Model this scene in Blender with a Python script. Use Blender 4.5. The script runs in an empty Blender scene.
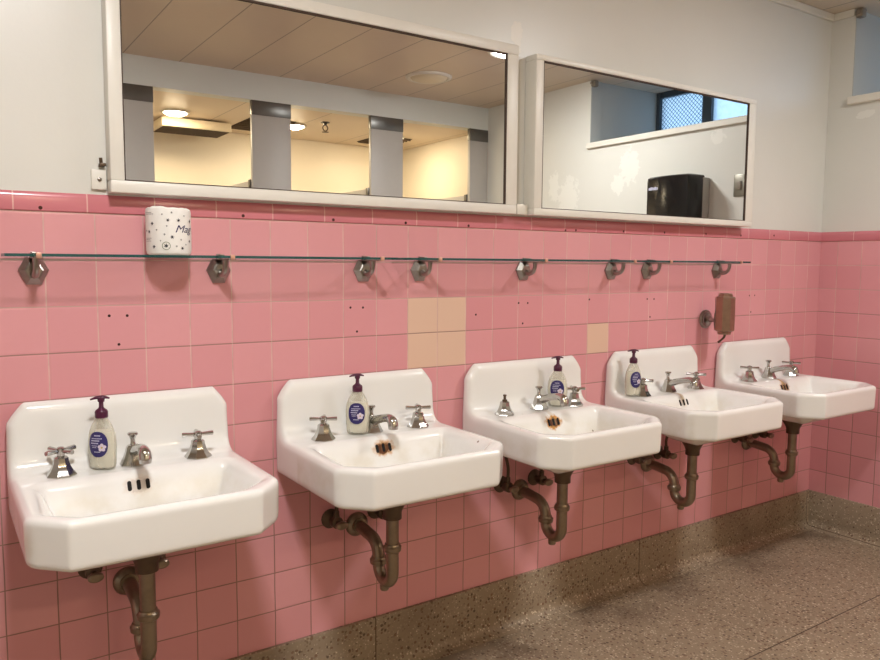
import bpy, bmesh, math, random
import numpy as np
from mathutils import Vector, Matrix
from mathutils.bvhtree import BVHTree
random.seed(7)
PI = math.pi
SC = bpy.context.scene
COL = SC.collection
T = 0.1143                    # tile pitch
ZT = 12.5 * T                 # underside of the cap course
ZCAP = ZT + 0.050             # top of the cap course
XC = 3.4212                   # right wall
XL = -1.62                    # left wall
ZC = 2.513                    # ceiling
ZS = 2.345                    # stall ceiling
YS = -2.79                    # stall front
YB = -4.08                    # stall back wall
YM = -0.044                   # mirror glass plane


def rl(y, m=None):            # mirrored depth -> real depth
    return 2 * (YM if m is None else m) - y


def srgb(r, g, b):
    f = lambda c: (c / 12.92 if c <= 0.04045 else ((c + 0.055) / 1.055) ** 2.4)
    return (f(r / 255), f(g / 255), f(b / 255), 1.0)


# ------------------------------------------------------------------ materials
class NT:
    def __init__(s, name):
        s.m = bpy.data.materials.new(name)
        s.m.use_nodes = True
        s.t = s.m.node_tree
        s.t.nodes.clear()
        s.out = s.t.nodes.new('ShaderNodeOutputMaterial')

    def n(s, typ, **kw):
        nd = s.t.nodes.new(typ)
        for k, v in kw.items():
            setattr(nd, k, v)
        return nd

    def link(s, a, b):
        s.t.links.new(a, b)

    def put(s, sock, v):
        if isinstance(v, bpy.types.NodeSocket):
            s.link(v, sock)
        else:
            sock.default_value = v

    def math(s, op, a, b=None, c=None):
        nd = s.n('ShaderNodeMath', operation=op)
        s.put(nd.inputs[0], a)
        if b is not None:
            s.put(nd.inputs[1], b)
        if c is not None:
            s.put(nd.inputs[2], c)
        return nd.outputs[0]

    def sstep(s, lo, hi, v):
        nd = s.n('ShaderNodeMapRange', interpolation_type='SMOOTHSTEP')
        s.put(nd.inputs['Value'], v)
        s.put(nd.inputs['From Min'], lo)
        s.put(nd.inputs['From Max'], hi)
        return nd.outputs['Result']

    def mix(s, f, a, b, typ='MIX'):
        nd = s.n('ShaderNodeMix', data_type='RGBA', blend_type=typ)
        s.put(nd.inputs[0], f)
        s.put(nd.inputs[6], a)
        s.put(nd.inputs[7], b)
        return nd.outputs[2]

    def pos(s):
        g = s.n('ShaderNodeNewGeometry')
        x = s.n('ShaderNodeSeparateXYZ')
        s.link(g.outputs['Position'], x.inputs[0])
        return g.outputs['Position'], x.outputs

    def objpos(s):
        g = s.n('ShaderNodeTexCoord')
        x = s.n('ShaderNodeSeparateXYZ')
        s.link(g.outputs['Object'], x.inputs[0])
        return g.outputs['Object'], x.outputs

    def noise(s, vec, scale, detail=3.0, rough=0.55):
        nd = s.n('ShaderNodeTexNoise')
        s.put(nd.inputs['Vector'], vec)
        nd.inputs['Scale'].default_value = scale
        nd.inputs['Detail'].default_value = detail
        nd.inputs['Roughness'].default_value = rough
        return nd.outputs[0]

    def bump(s, h, strength, dist, normal=None):
        nd = s.n('ShaderNodeBump')
        nd.inputs['Strength'].default_value = strength
        nd.inputs['Distance'].default_value = dist
        s.put(nd.inputs['Height'], h)
        if normal:
            s.link(normal, nd.inputs['Normal'])
        return nd.outputs[0]

    def bsdf(s, color, rough=0.5, metal=0.0, normal=None, spec=0.5, coat=0.0, **kw):
        nd = s.n('ShaderNodeBsdfPrincipled')
        s.put(nd.inputs['Base Color'], color)
        s.put(nd.inputs['Roughness'], rough)
        s.put(nd.inputs['Metallic'], metal)
        s.put(nd.inputs['Specular IOR Level'], spec)
        nd.inputs['Coat Weight'].default_value = coat
        nd.inputs['Coat Roughness'].default_value = 0.08
        for k, v in kw.items():
            s.put(nd.inputs[k], v)
        if normal:
            s.link(normal, nd.inputs['Normal'])
        return nd.outputs[0]

    def done(s, sh):
        s.link(sh, s.out.inputs['Surface'])
        return s.m


def simple(name, col, rough=0.5, metal=0.0, var=0.08, scale=30, bump=0.0, **kw):
    k = NT(name)
    v, _ = k.objpos()
    nz = k.noise(v, scale, 4)
    c = k.mix(k.math('MULTIPLY', nz, 1.0), tuple(x * (1 - var) for x in col[:3]) + (1,),
              tuple(min(1, x * (1 + var)) for x in col[:3]) + (1,))
    nor = k.bump(nz, bump, 0.002) if bump else None
    return k.done(k.bsdf(c, rough, metal, nor, **kw))


def near(k, xyz, pts, axis=0):
    """mask: 1 inside small discs round the listed (a, z) spots of a wall"""
    acc = None
    for a, z in pts:
        dx = k.math('SUBTRACT', xyz[axis], a)
        dz = k.math('SUBTRACT', xyz[2], z)
        d = k.math('SQRT', k.math('ADD', k.math('MULTIPLY', dx, dx), k.math('MULTIPLY', dz, dz)))
        acc = d if acc is None else k.math('MINIMUM', acc, d)
    return acc


HOLES = [(0.141, 1.174), (0.184, 1.173), (0.162, 1.1), (0.824, 1.176), (0.867, 1.175), (0.846, 1.102), (1.488, 1.174),
         (1.53, 1.173), (1.508, 1.101), (1.3, 1.139), (1.836, 1.179), (2.161, 1.174), (2.202, 1.173), (2.181, 1.101),
         (2.849, 1.175), (2.889, 1.175), (2.865, 1.1)]
CAPHOLES = [(-0.005, 1.438), (0.492, 1.439), (0.766, 1.438), (1.017, 1.438), (1.262, 1.437), (1.701, 1.435),
            (1.753, 1.437), (2.007, 1.44), (2.247, 1.442), (2.514, 1.444), (2.76, 1.443), (3.012, 1.45)]


def tile_mat(name, axis, sign, off, tans=(), holes=(), dirt=1.0):
    k = NT(name)
    P, xyz = k.pos()
    u = k.math('ADD', k.math('MULTIPLY', xyz[axis], sign / T), off)
    v = k.math('DIVIDE', k.math('SUBTRACT', ZT, xyz[2]), T)
    wob = k.math('MULTIPLY', k.math('SUBTRACT', k.noise(P, 5.0, 1), 0.5), 0.03)
    u2 = k.math('ADD', u, wob)
    v2 = k.math('ADD', v, wob)
    iu, iv = k.math('FLOOR', u2), k.math('FLOOR', v2)
    fu, fv = k.math('FRACT', u2), k.math('FRACT', v2)
    du = k.math('MINIMUM', fu, k.math('SUBTRACT', 1.0, fu))
    dv = k.math('MINIMUM', fv, k.math('SUBTRACT', 1.0, fv))
    d = k.math('MINIMUM', du, dv)
    tile = k.sstep(0.007, 0.018, d)
    comb = k.n('ShaderNodeCombineXYZ')
    k.link(iu, comb.inputs[0])
    k.link(iv, comb.inputs[1])
    wn = k.n('ShaderNodeTexWhiteNoise', noise_dimensions='2D')
    k.link(comb.outputs[0], wn.inputs['Vector'])
    rnd = wn.outputs['Value']
    pink = k.mix(rnd, srgb(216, 149, 155), srgb(224, 160, 165))
    pink = k.mix(k.math('MULTIPLY', k.noise(P, 40, 3), 0.25), pink, srgb(212, 148, 150))
    for a, b in tans:
        ea = k.math('COMPARE', iu, float(a), 0.1)
        eb = k.math('COMPARE', iv, float(b), 0.1)
        pink = k.mix(k.math('MULTIPLY', ea, eb), pink, srgb(224, 190, 168))
    # grout: pale near the top, brown and grubby on the level joints and low courses
    horiz = k.math('LESS_THAN', dv, du)
    low = k.sstep(4.0, 7.5, v)
    gn = k.sstep(0.35, 0.65, k.noise(P, 9.0, 4))
    hz = k.math('MULTIPLY', horiz, k.math('MULTIPLY', k.sstep(1.5, 2.5, v), 0.75))
    f = k.math('MAXIMUM', k.math('MAXIMUM', hz, k.math('MULTIPLY', low, 0.8)), k.math('MULTIPLY', gn, 0.3))
    grout = k.mix(k.math('MULTIPLY', f, dirt), srgb(222, 182, 174), srgb(118, 78, 62))
    col = k.mix(tile, grout, pink)
    rough = k.math('ADD', k.math('MULTIPLY', k.math('SUBTRACT', 1.0, tile), 0.5), k.math('ADD', 0.13, k.math('MULTIPLY', k.noise(P, 14, 3), 0.12)))
    if holes:
        hd = near(k, xyz, holes, axis)
        hole = k.math('LESS_THAN', hd, 0.0036)
        col = k.mix(hole, col, srgb(52, 30, 26))
        rough = k.math('MAXIMUM', rough, hole)
    # pillowed edge, slight individual tilt
    h = k.math('MULTIPLY', k.sstep(0.0, 0.05, d), 1.0)
    tilt = k.math('MULTIPLY', k.math('ADD', k.math('MULTIPLY', fu, k.math('SUBTRACT', rnd, 0.5)),
                                     k.math('MULTIPLY', fv, k.math('SUBTRACT', k.math('FRACT', k.math('MULTIPLY', rnd, 7.3)), 0.5))), 0.9)
    h = k.math('ADD', k.math('ADD', h, tilt), k.math('MULTIPLY', k.noise(P, 25, 2), 0.25))
    nor = k.bump(h, 0.35, 0.0014)
    return k.done(k.bsdf(col, rough, 0, nor, spec=0.45))


def cap_mat(name, axis, pitch, off, holes=()):
    k = NT(name)
    P, xyz = k.pos()
    u = k.math('DIVIDE', k.math('SUBTRACT', xyz[axis], off), pitch)
    fu = k.math('FRACT', u)
    du = k.math('MINIMUM', fu, k.math('SUBTRACT', 1.0, fu))
    tile = k.sstep(0.006, 0.014, du)
    wn = k.n('ShaderNodeTexWhiteNoise', noise_dimensions='1D')
    k.link(k.math('FLOOR', u), wn.inputs['W'])
    pink = k.mix(wn.outputs['Value'], srgb(203, 122, 131), srgb(211, 131, 139))
    col = k.mix(tile, srgb(226, 178, 172), pink)
    rough = k.math('ADD', 0.12, k.math('MULTIPLY', k.noise(P, 20, 3), 0.1))
    if holes:
        hole = k.math('LESS_THAN', near(k, xyz, holes, axis), 0.0045)
        col = k.mix(hole, col, srgb(70, 40, 34))
    return k.done(k.bsdf(col, rough, 0, k.bump(tile, 0.4, 0.001), spec=0.5))


def paint_mat(name, col, rough=0.38, patches=(), axis=0, pcol=(226, 224, 214)):
    k = NT(name)
    P, xyz = k.pos()
    n1 = k.noise(P, 2.2, 4)
    n2 = k.noise(P, 60, 3)
    c = k.mix(n1, tuple(x * 0.94 for x in col[:3]) + (1,), tuple(min(1, x * 1.05) for x in col[:3]) + (1,))
    h = k.math('ADD', k.math('MULTIPLY', n1, 2.0), k.math('MULTIPLY', n2, 0.35))
    if patches:
        acc = None
        wob = k.math('MULTIPLY', k.math('SUBTRACT', k.noise(P, 24, 6, 0.65), 0.5), 0.42)
        for a, z, ra, rz in patches:
            dx = k.math('DIVIDE', k.math('SUBTRACT', xyz[axis], a), ra)
            dz = k.math('DIVIDE', k.math('SUBTRACT', xyz[2], z), rz)
            d = k.math('SQRT', k.math('ADD', k.math('MULTIPLY', dx, dx), k.math('MULTIPLY', dz, dz)))
            d = k.math('ADD', d, k.math('MULTIPLY', wob, 6.0))
            acc = d if acc is None else k.math('MINIMUM', acc, d)
        m = k.math('SUBTRACT', 1.0, k.sstep(0.85, 1.0, acc))
        c = k.mix(m, c, srgb(*pcol))
        h = k.math('SUBTRACT', h, k.math('MULTIPLY', m, 0.6))
    return k.done(k.bsdf(c, rough, 0, k.bump(h, 0.18, 0.004), spec=0.4))


def terrazzo(name, floor=False):
    k = NT(name)
    P, xyz = k.pos()
    vo = k.n('ShaderNodeTexVoronoi', feature='F1')
    k.link(P, vo.inputs['Vector'])
    vo.inputs['Scale'].default_value = 125
    vo2 = k.n('ShaderNodeTexVoronoi', feature='F1')
    k.link(P, vo2.inputs['Vector'])
    vo2.inputs['Scale'].default_value = 78
    r1 = k.n('ShaderNodeSeparateColor')
    k.link(vo.outputs['Color'], r1.inputs[0])
    r2 = k.n('ShaderNodeSeparateColor')
    k.link(vo2.outputs['Color'], r2.inputs[0])
    base = k.mix(k.noise(P, 3.5, 4), srgb(134, 118, 98), srgb(156, 140, 118))
    chip1 = k.math('MULTIPLY', k.math('LESS_THAN', vo.outputs['Distance'], 0.42), k.math('LESS_THAN', r1.outputs[0], 0.62))
    ccol = k.mix(r1.outputs[1], srgb(100, 80, 62), srgb(216, 202, 178))
    col = k.mix(k.math('MULTIPLY', chip1, 0.8), base, ccol)
    chip2 = k.math('MULTIPLY', k.math('LESS_THAN', vo2.outputs['Distance'], 0.40), k.math('LESS_THAN', r2.outputs[0], 0.30))
    col = k.mix(k.math('MULTIPLY', chip2, 0.75), col, k.mix(r2.outputs[1], srgb(58, 42, 34), srgb(112, 78, 58)))
    # grime with its own ragged shape, gathered along the foot of the wall
    if floor:
        dy = k.math('ADD', xyz[1], k.math('MULTIPLY', k.noise(P, 4.5, 5, 0.6), 0.34))
        g = k.math('MULTIPLY', k.sstep(-0.13, 0.06, dy), k.sstep(0.42, 0.62, k.noise(P, 3.1, 3)))
        col = k.mix(k.math('MULTIPLY', g, 0.55), col, srgb(72, 54, 42))
        a = k.math('ABSOLUTE', k.math('ADD', xyz[1], 0.627))
        b = k.math('ABSOLUTE', k.math('SUBTRACT', k.math('FRACT', k.math('DIVIDE', k.math('SUBTRACT', xyz[0], 2.16), 1.24)), 0.5))
        b = k.math('MULTIPLY', k.math('SUBTRACT', 0.5, b), 1.24)
        a2 = k.math('ABSOLUTE', k.math('ADD', xyz[1], 1.86))
        seam = k.math('MAXIMUM', k.math('LESS_THAN', k.math('MINIMUM', a, a2), 0.0022), k.math('MULTIPLY', k.math('LESS_THAN', b, 0.0015), 0.3))
        col = k.mix(seam, col, srgb(74, 58, 46))
        rough = k.math('ADD', 0.34, k.math('MULTIPLY', k.noise(P, 6, 3), 0.22))
    else:
        b = k.math('ABSOLUTE', k.math('SUBTRACT', k.math('FRACT', k.math('DIVIDE', k.math('SUBTRACT', xyz[0], 0.903), 1.242)), 0.5))
        b = k.math('MULTIPLY', k.math('SUBTRACT', 0.5, b), 1.242)
        col = k.mix(k.math('LESS_THAN', b, 0.002), col, srgb(80, 62, 48))
        col = k.mix(k.math('MULTIPLY', k.sstep(0.45, 0.7, k.noise(P, 3, 4)), 0.35), col, srgb(96, 74, 56))
        rough = k.math('ADD', 0.36, k.math('MULTIPLY', k.noise(P, 6, 3), 0.2))
    return k.done(k.bsdf(col, rough, 0, spec=0.4))


def ceiling_mat(name, col, pitch=0.32, off=0.75):
    k = NT(name)
    P, xyz = k.pos()
    f = k.math('FRACT', k.math('DIVIDE', k.math('SUBTRACT', xyz[0], off), pitch))
    d = k.math('MULTIPLY', k.math('MINIMUM', f, k.math('SUBTRACT', 1.0, f)), pitch)
    seam = k.math('SUBTRACT', 1.0, k.sstep(0.0015, 0.0045, d))
    c = k.mix(k.noise(P, 2.5, 4), tuple(x * 0.9 for x in col[:3]) + (1,), col)
    c = k.mix(k.math('MULTIPLY', seam, 0.8), c, tuple(x * 0.3 for x in col[:3]) + (1,))
    return k.done(k.bsdf(c, 0.45, 0, k.bump(k.math('SUBTRACT', 1.0, seam), 0.4, 0.003), spec=0.3))


def emit_mat(name, col, strength):
    k = NT(name)
    e = k.n('ShaderNodeEmission')
    e.inputs['Color'].default_value = col
    e.inputs['Strength'].default_value = strength
    return k.done(e.outputs[0])


def porcelain(name, rust, streak, spots, seed):
    k = NT(name)
    P, xyz = k.objpos()
    base = k.mix(k.noise(P, 4, 3), srgb(234, 234, 230), srgb(241, 241, 238))
    off = k.n('ShaderNodeVectorMath', operation='ADD')
    k.link(P, off.inputs[0])
    off.inputs[1].default_value = (seed * 3.1, seed * 1.7, seed)
    Q = off.outputs[0]
    # rust round the overflow slots, and the run below them
    if rust > 0:
        dx = k.math('DIVIDE', k.math('ADD', xyz[0], 0.003), 0.034)
        dz = k.math('DIVIDE', k.math('SUBTRACT', xyz[2], 0.776), 0.021)
        inb = k.sstep(-0.20, -0.19, xyz[1])
        d = k.math('SQRT', k.math('ADD', k.math('MULTIPLY', dx, dx), k.math('MULTIPLY', dz, dz)))
        d = k.math('ADD', d, k.math('MULTIPLY', k.math('SUBTRACT', k.noise(Q, 75, 3), 0.5), 1.1))
        m = k.math('MULTIPLY', k.math('SUBTRACT', 1.0, k.sstep(1.0 - 0.35, 1.25, d)), inb)
        base = k.mix(k.math('MULTIPLY', m, rust * 0.75), base, srgb(196, 140, 66))
        m2 = k.math('MULTIPLY', k.math('SUBTRACT', 1.0, k.sstep(0.55, 0.8, d)), inb)
        base = k.mix(k.math('MULTIPLY', m2, min(1.0, rust * 0.9)), base, srgb(86, 40, 18))
    if streak > 0:
        dx = k.math('ABSOLUTE', k.math('ADD', xyz[0], k.math('MULTIPLY', k.math('SUBTRACT', k.noise(Q, 22, 2), 0.5), 0.02)))
        m = k.math('MULTIPLY', k.math('SUBTRACT', 1.0, k.sstep(0.004, 0.013, dx)),
                   k.math('MULTIPLY', k.sstep(-0.185, -0.172, xyz[1]), k.math('SUBTRACT', 1.0, k.sstep(-0.13, -0.12, xyz[1]))))
        base = k.mix(k.math('MULTIPLY', m, streak), base, srgb(190, 158, 104))
    # lime and grime in the bowl
    bowl = k.math('MULTIPLY', k.math('SUBTRACT', 1.0, k.sstep(0.755, 0.80, xyz[2])), k.math('MULTIPLY', k.sstep(-0.425, -0.40, xyz[1]), k.math('SUBTRACT', 1.0, k.sstep(-0.17, -0.155, xyz[1]))))
    gm = k.math('MULTIPLY', bowl, k.sstep(0.4, 0.7, k.noise(Q, 9, 4)))
    base = k.mix(k.math('MULTIPLY', gm, 0.35), base, srgb(202, 190, 160))
    if spots > 0:
        vo = k.n('ShaderNodeTexVoronoi')
        k.link(Q, vo.inputs['Vector'])
        vo.inputs['Scale'].default_value = 26
        sp = k.n('ShaderNodeSeparateColor')
        k.link(vo.outputs['Color'], sp.inputs[0])
        m = k.math('MULTIPLY', k.math('LESS_THAN', vo.outputs['Distance'], 0.10), k.math('LESS_THAN', sp.outputs[0], spots))
        m = k.math('MULTIPLY', m, k.math('MULTIPLY', k.sstep(0.69, 0.72, xyz[2]), k.math('MULTIPLY', k.sstep(-0.41, -0.38, xyz[1]), k.math('SUBTRACT', 1.0, k.sstep(-0.14, -0.12, xyz[1])))))
        base = k.mix(k.math('MULTIPLY', m, 0.75), base, srgb(96, 64, 44))
    nor = k.bump(k.noise(P, 16, 2), 0.08, 0.004)
    return k.done(k.bsdf(base, 0.16, 0, nor, spec=0.5, coat=0.35))


def glass_face():
    k = NT('shelf_glass')
    tr = k.n('ShaderNodeBsdfTransparent')
    tr.inputs['Color'].default_value = (0.97, 0.99, 0.98, 1)
    gl = k.n('ShaderNodeBsdfGlossy')
    gl.inputs['Roughness'].default_value = 0.04
    lw = k.n('ShaderNodeLayerWeight')
    lw.inputs['Blend'].default_value = 0.5
    mx = k.n('ShaderNodeMixShader')
    k.link(k.math('ADD', 0.04, k.math('MULTIPLY', k.math('POWER', lw.outputs['Facing'], 5.0), 0.7)), mx.inputs[0])
    k.link(tr.outputs[0], mx.inputs[1])
    k.link(gl.outputs[0], mx.inputs[2])
    return k.done(mx.outputs[0])


def glass_edge():
    k = NT('teal_glass_edge')
    P, xyz = k.objpos()
    tr = k.n('ShaderNodeBsdfTransparent')
    tr.inputs['Color'].default_value = (0.35, 0.70, 0.66, 1)
    b = k.bsdf(k.mix(k.noise(P, 8, 2), srgb(22, 74, 76), srgb(40, 98, 96)), 0.12)
    mx = k.n('ShaderNodeMixShader')
    mx.inputs[0].default_value = 0.55
    k.link(tr.outputs[0], mx.inputs[1])
    k.link(b, mx.inputs[2])
    return k.done(mx.outputs[0])


def clear_plastic():
    k = NT('clear_plastic')
    tr = k.n('ShaderNodeBsdfTransparent')
    tr.inputs['Color'].default_value = (0.93, 0.93, 0.90, 1)
    b = k.bsdf(srgb(225, 222, 208), 0.12)
    mx = k.n('ShaderNodeMixShader')
    fr = k.n('ShaderNodeLayerWeight')
    fr.inputs[0].default_value = 0.45
    k.link(k.math('ADD', 0.22, k.math('MULTIPLY', fr.outputs['Facing'], 0.5)), mx.inputs[0])
    k.link(tr.outputs[0], mx.inputs[1])
    k.link(b, mx.inputs[2])
    return k.done(mx.outputs[0])


def window_glass(wire=True):
    k = NT('wired_glass' if wire else 'frosted_glass')
    P, xyz = k.pos()
    a = k.math('DIVIDE', k.math('ADD', xyz[1], xyz[2]), 0.030)
    b = k.math('DIVIDE', k.math('SUBTRACT', xyz[1], xyz[2]), 0.030)
    fa, fb = k.math('FRACT', a), k.math('FRACT', b)
    w = k.math('MAXIMUM', k.math('GREATER_THAN', fa, 0.80), k.math('GREATER_THAN', fb, 0.80))
    if not wire:
        w = k.math('MULTIPLY', k.noise(P, 30, 3), 0.35)
    tl = k.n('ShaderNodeBsdfTranslucent')
    k.put(tl.inputs['Color'], k.mix(w, (0.80, 0.88, 0.95, 1), (0.10, 0.15, 0.2, 1)))
    tr = k.n('ShaderNodeBsdfTransparent')
    k.put(tr.inputs['Color'], k.mix(w, (0.70, 0.78, 0.86, 1), (0.10, 0.14, 0.18, 1)))
    gl = k.n('ShaderNodeBsdfGlossy')
    gl.inputs['Roughness'].default_value = 0.2
    m1 = k.n('ShaderNodeMixShader')
    m1.inputs[0].default_value = 0.5
    k.link(tl.outputs[0], m1.inputs[1])
    k.link(tr.outputs[0], m1.inputs[2])
    m2 = k.n('ShaderNodeMixShader')
    m2.inputs[0].default_value = 0.05
    k.link(m1.outputs[0], m2.inputs[1])
    k.link(gl.outputs[0], m2.inputs[2])
    return k.done(m2.outputs[0])


LAMP = 200.0
STALL = 190.0
M = {
    'tile_back': tile_mat('pink_wall_tile', 0, 1, 0.0, [(9, 2), (10, 2), (9, 3), (10, 3), (16, 3)], HOLES),
    'tile_right': tile_mat('pink_wall_tile_side', 1, -1, -0.755),
    'cap_back': cap_mat('pink_cap_tile', 0, 0.160, -0.062, CAPHOLES),
    'cap_right': cap_mat('pink_cap_tile_side', 1, 0.160, 0.0),
    'paint_back': paint_mat('cream_gloss_paint', srgb(220, 219, 212), 0.33,
                            [(1.462, 2.09, 0.03, 0.05)], 0, (226, 222, 212)),
    'paint_right': paint_mat('cream_wall_paint', srgb(219, 218, 210), 0.45,
                             [(-0.185, 2.022, 0.045, 0.018), (-0.165, 2.01, 0.03, 0.012), (-1.36, 1.92, 0.08, 0.11), (-1.45, 1.82, 0.06, 0.06), (-1.90, 1.75, 0.10, 0.16),
                              (-2.05, 1.85, 0.05, 0.10), (-1.80, 1.62, 0.10, 0.05), (-0.72, 2.02, 0.05, 0.04)], 1, (229, 228, 220)),
    'paint_stall': paint_mat('stall_wall_paint', srgb(228, 218, 200), 0.5),
    'soffit': paint_mat('soffit_paint', srgb(220, 225, 220), 0.5),
    'plaster': paint_mat('grey_plaster', srgb(186, 188, 184), 0.7, [(-1.3, 2.3, 0.1, 0.12)], 1, (176, 178, 176)),
    'ceiling': ceiling_mat('tan_ceiling_board', srgb(222, 206, 186)),
    'stall_ceiling': ceiling_mat('stall_ceiling_board', srgb(232, 214, 190), 0.61, 0.3),
    'floor': terrazzo('terrazzo', True),
    'base': terrazzo('terrazzo_base'),
    'frame': simple('cream_frame_paint', srgb(230, 227, 217), 0.38, var=0.04, scale=18, bump=0.15),
    'white_wood': simple('cream_wood', srgb(226, 222, 210), 0.42, var=0.05, scale=14, bump=0.1),
    'dark_gap': simple('dark_putty', srgb(70, 52, 40), 0.7),
    'chrome': simple('worn_chrome', srgb(186, 184, 180), 0.14, 1.0, var=0.16, scale=45, bump=0.05),
    'dull_chrome': simple('dull_chrome', srgb(158, 152, 146), 0.28, 1.0, var=0.25, scale=60, bump=0.1),
    'copper': simple('tarnished_copper', srgb(158, 130, 112), 0.30, 0.8, var=0.22, scale=40, bump=0.08),
    'pink_reflection_tip': simple('pink_reflection_clip', srgb(216, 168, 148), 0.35, 0.6),  # reflection of the pink tiles put into the clip's base colour
    'pipe': simple('grimy_pipe', srgb(146, 132, 114), 0.34, 0.85, var=0.35, scale=28, bump=0.2),
    'pipe_dark': simple('blackened_brass', srgb(96, 80, 64), 0.45, 0.6, var=0.35, scale=35, bump=0.2),
    'glass': glass_face(),
    'glass_edge': glass_edge(),
    'clear': clear_plastic(),
    'lotion': simple('white_lotion', srgb(240, 238, 226), 0.4, var=0.02),
    'purple': simple('plum_plastic', srgb(74, 20, 52), 0.3, var=0.06),
    'label': simple('violet_label', srgb(44, 36, 100), 0.35, var=0.1),
    'print_white': simple('white_print', srgb(206, 206, 228), 0.5),
    'petal': simple('lilac_petal', srgb(216, 206, 222), 0.5),
    'yellow': simple('flower_eye', srgb(206, 176, 92), 0.5),
    'paper': simple('paper_wrap', srgb(240, 238, 232), 0.55, var=0.03, scale=50, bump=0.25),
    'ink': simple('black_ink', srgb(46, 44, 52), 0.6),
    'ink_grey': simple('grey_ink', srgb(120, 118, 120), 0.6),
    'ink_violet': simple('violet_ink', srgb(46, 38, 86), 0.6),
    'green': simple('green_ink', srgb(96, 110, 70), 0.6),
    'black': simple('black_hole', srgb(16, 12, 10), 0.9),
    'rust': simple('rust_flake', srgb(60, 30, 16), 0.9, var=0.4, scale=90),
    'black_gloss': simple('black_gloss_plastic', srgb(22, 21, 22), 0.15, var=0.05),
    'grey_plastic': simple('grey_plastic', srgb(172, 170, 162), 0.4),
    'plate': simple('brushed_steel', srgb(150, 146, 134), 0.35, 0.7),
    'laminate': simple('grey_laminate', srgb(186, 182, 175), 0.45, var=0.03),
    'shoe': simple('steel_shoe', srgb(112, 110, 106), 0.33, 0.75, var=0.12),
    'dark_frame': simple('dark_window_frame', srgb(52, 62, 70), 0.5),
    'wired': window_glass(),
    'frosted': window_glass(False),
    'lamp': emit_mat('lamp_lens', (1.0, 0.985, 0.98, 1), LAMP),
    'lamp_weak': emit_mat('lamp_lens_weaker', (1.0, 0.985, 0.98, 1), LAMP * 0.76),
    'stall_lamp': emit_mat('stall_lamp_lens', (1.0, 0.80, 0.53, 1), STALL),
    'lens_off': simple('cream_cover', srgb(226, 214, 186), 0.4, var=0.02),
    'box_tan': simple('tan_metal', srgb(222, 208, 180), 0.5),
    'dark_brown': simple('dark_grille', srgb(66, 48, 34), 0.8),
    'device': simple('grey_device', srgb(140, 130, 116), 0.5),
}
k = NT('mirror_silver')
P, xyz = k.objpos()
M['mirror'] = k.done(k.bsdf((0.86, 0.88, 0.87, 1), 0.006, 1.0))


# ------------------------------------------------------------------ geometry helpers
def box(bm, c, s, bev=0.0, seg=2, rot=None):
    r = bmesh.ops.create_cube(bm, size=1.0)
    vs = r['verts']
    mat = Matrix.Translation(Vector(c)) @ (rot.to_4x4() if rot else Matrix()) @ Matrix.Diagonal((s[0], s[1], s[2], 1))
    bmesh.ops.transform(bm, matrix=mat, verts=vs)
    if bev > 0:
        es = list({e for v in vs for e in v.link_edges})
        bmesh.ops.bevel(bm, geom=es, offset=bev, segments=seg, profile=0.5, affect='EDGES')


def box2(bm, lo, hi, bev=0.0, seg=2):
    box(bm, [(a + b) / 2 for a, b in zip(lo, hi)], [abs(b - a) for a, b in zip(lo, hi)], bev, seg)


def lathe(bm, prof, seg=32, M4=Matrix(), rot=0.0, sx=1.0, sy=1.0):
    rings = []
    for r, z in prof:
        if r < 1e-6:
            rings.append([bm.verts.new(M4 @ Vector((0, 0, z)))])
        else:
            rings.append([bm.verts.new(M4 @ Vector((sx * r * math.cos(2 * PI * i / seg + rot), sy * r * math.sin(2 * PI * i / seg + rot), z))) for i in range(seg)])
    for a, b in zip(rings, rings[1:]):
        for i in range(seg):
            j = (i + 1) % seg
            if len(a) == 1 and len(b) == 1:
                continue
            if len(a) == 1:
                bm.faces.new((a[0], b[j], b[i]))
            elif len(b) == 1:
                bm.faces.new((a[i], a[j], b[0]))
            else:
                bm.faces.new((a[i], a[j], b[j], b[i]))
    if len(rings[0]) > 1:
        bm.faces.new(list(reversed(rings[0])))
    if len(rings[-1]) > 1:
        bm.faces.new(rings[-1])


def catmull(pts, n=8):
    P = [Vector(p) for p in pts]
    P = [P[0] * 2 - P[1]] + P + [P[-1] * 2 - P[-2]]
    out = []
    for i in range(1, len(P) - 2):
        for j in range(n):
            t = j / n
            a, b, c, d = P[i - 1], P[i], P[i + 1], P[i + 2]
            out.append(0.5 * ((2 * b) + (c - a) * t + (2 * a - 5 * b + 4 * c - d) * t * t + (3 * b - a - 3 * c + d) * t ** 3))
    out.append(P[-2])
    return out


def tube(bm, pts, rad, seg=16, flat=1.0, up=Vector((1, 0, 0))):
    pts = [Vector(p) for p in pts]
    rad = rad if isinstance(rad, (list, tuple)) else [rad] * len(pts)
    rings = []
    n = len(pts)
    side = None
    for i, p in enumerate(pts):
        t = (pts[min(i + 1, n - 1)] - pts[max(i - 1, 0)]).normalized()
        if side is None:
            side = up - t * up.dot(t)
            if side.length < 1e-3:
                side = Vector((0, 1, 0)) - t * t.y
        else:
            side = side - t * side.dot(t)
        side.normalize()
        o = t.cross(side)
        f = i * (len(rad) - 1) / max(1, n - 1)
        a = int(f)
        r = rad[a] + (rad[min(a + 1, len(rad) - 1)] - rad[a]) * (f - a)
        rings.append([bm.verts.new(p + side * (r * math.cos(2 * PI * k / seg)) + o * (r * flat * math.sin(2 * PI * k / seg))) for k in range(seg)])
    for a, b in zip(rings, rings[1:]):
        for i in range(seg):
            j = (i + 1) % seg
            bm.faces.new((a[i], a[j], b[j], b[i]))
    bm.faces.new(list(reversed(rings[0])))
    bm.faces.new(rings[-1])


def fix(bm):
    bmesh.ops.recalc_face_normals(bm, faces=bm.faces[:])


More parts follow.
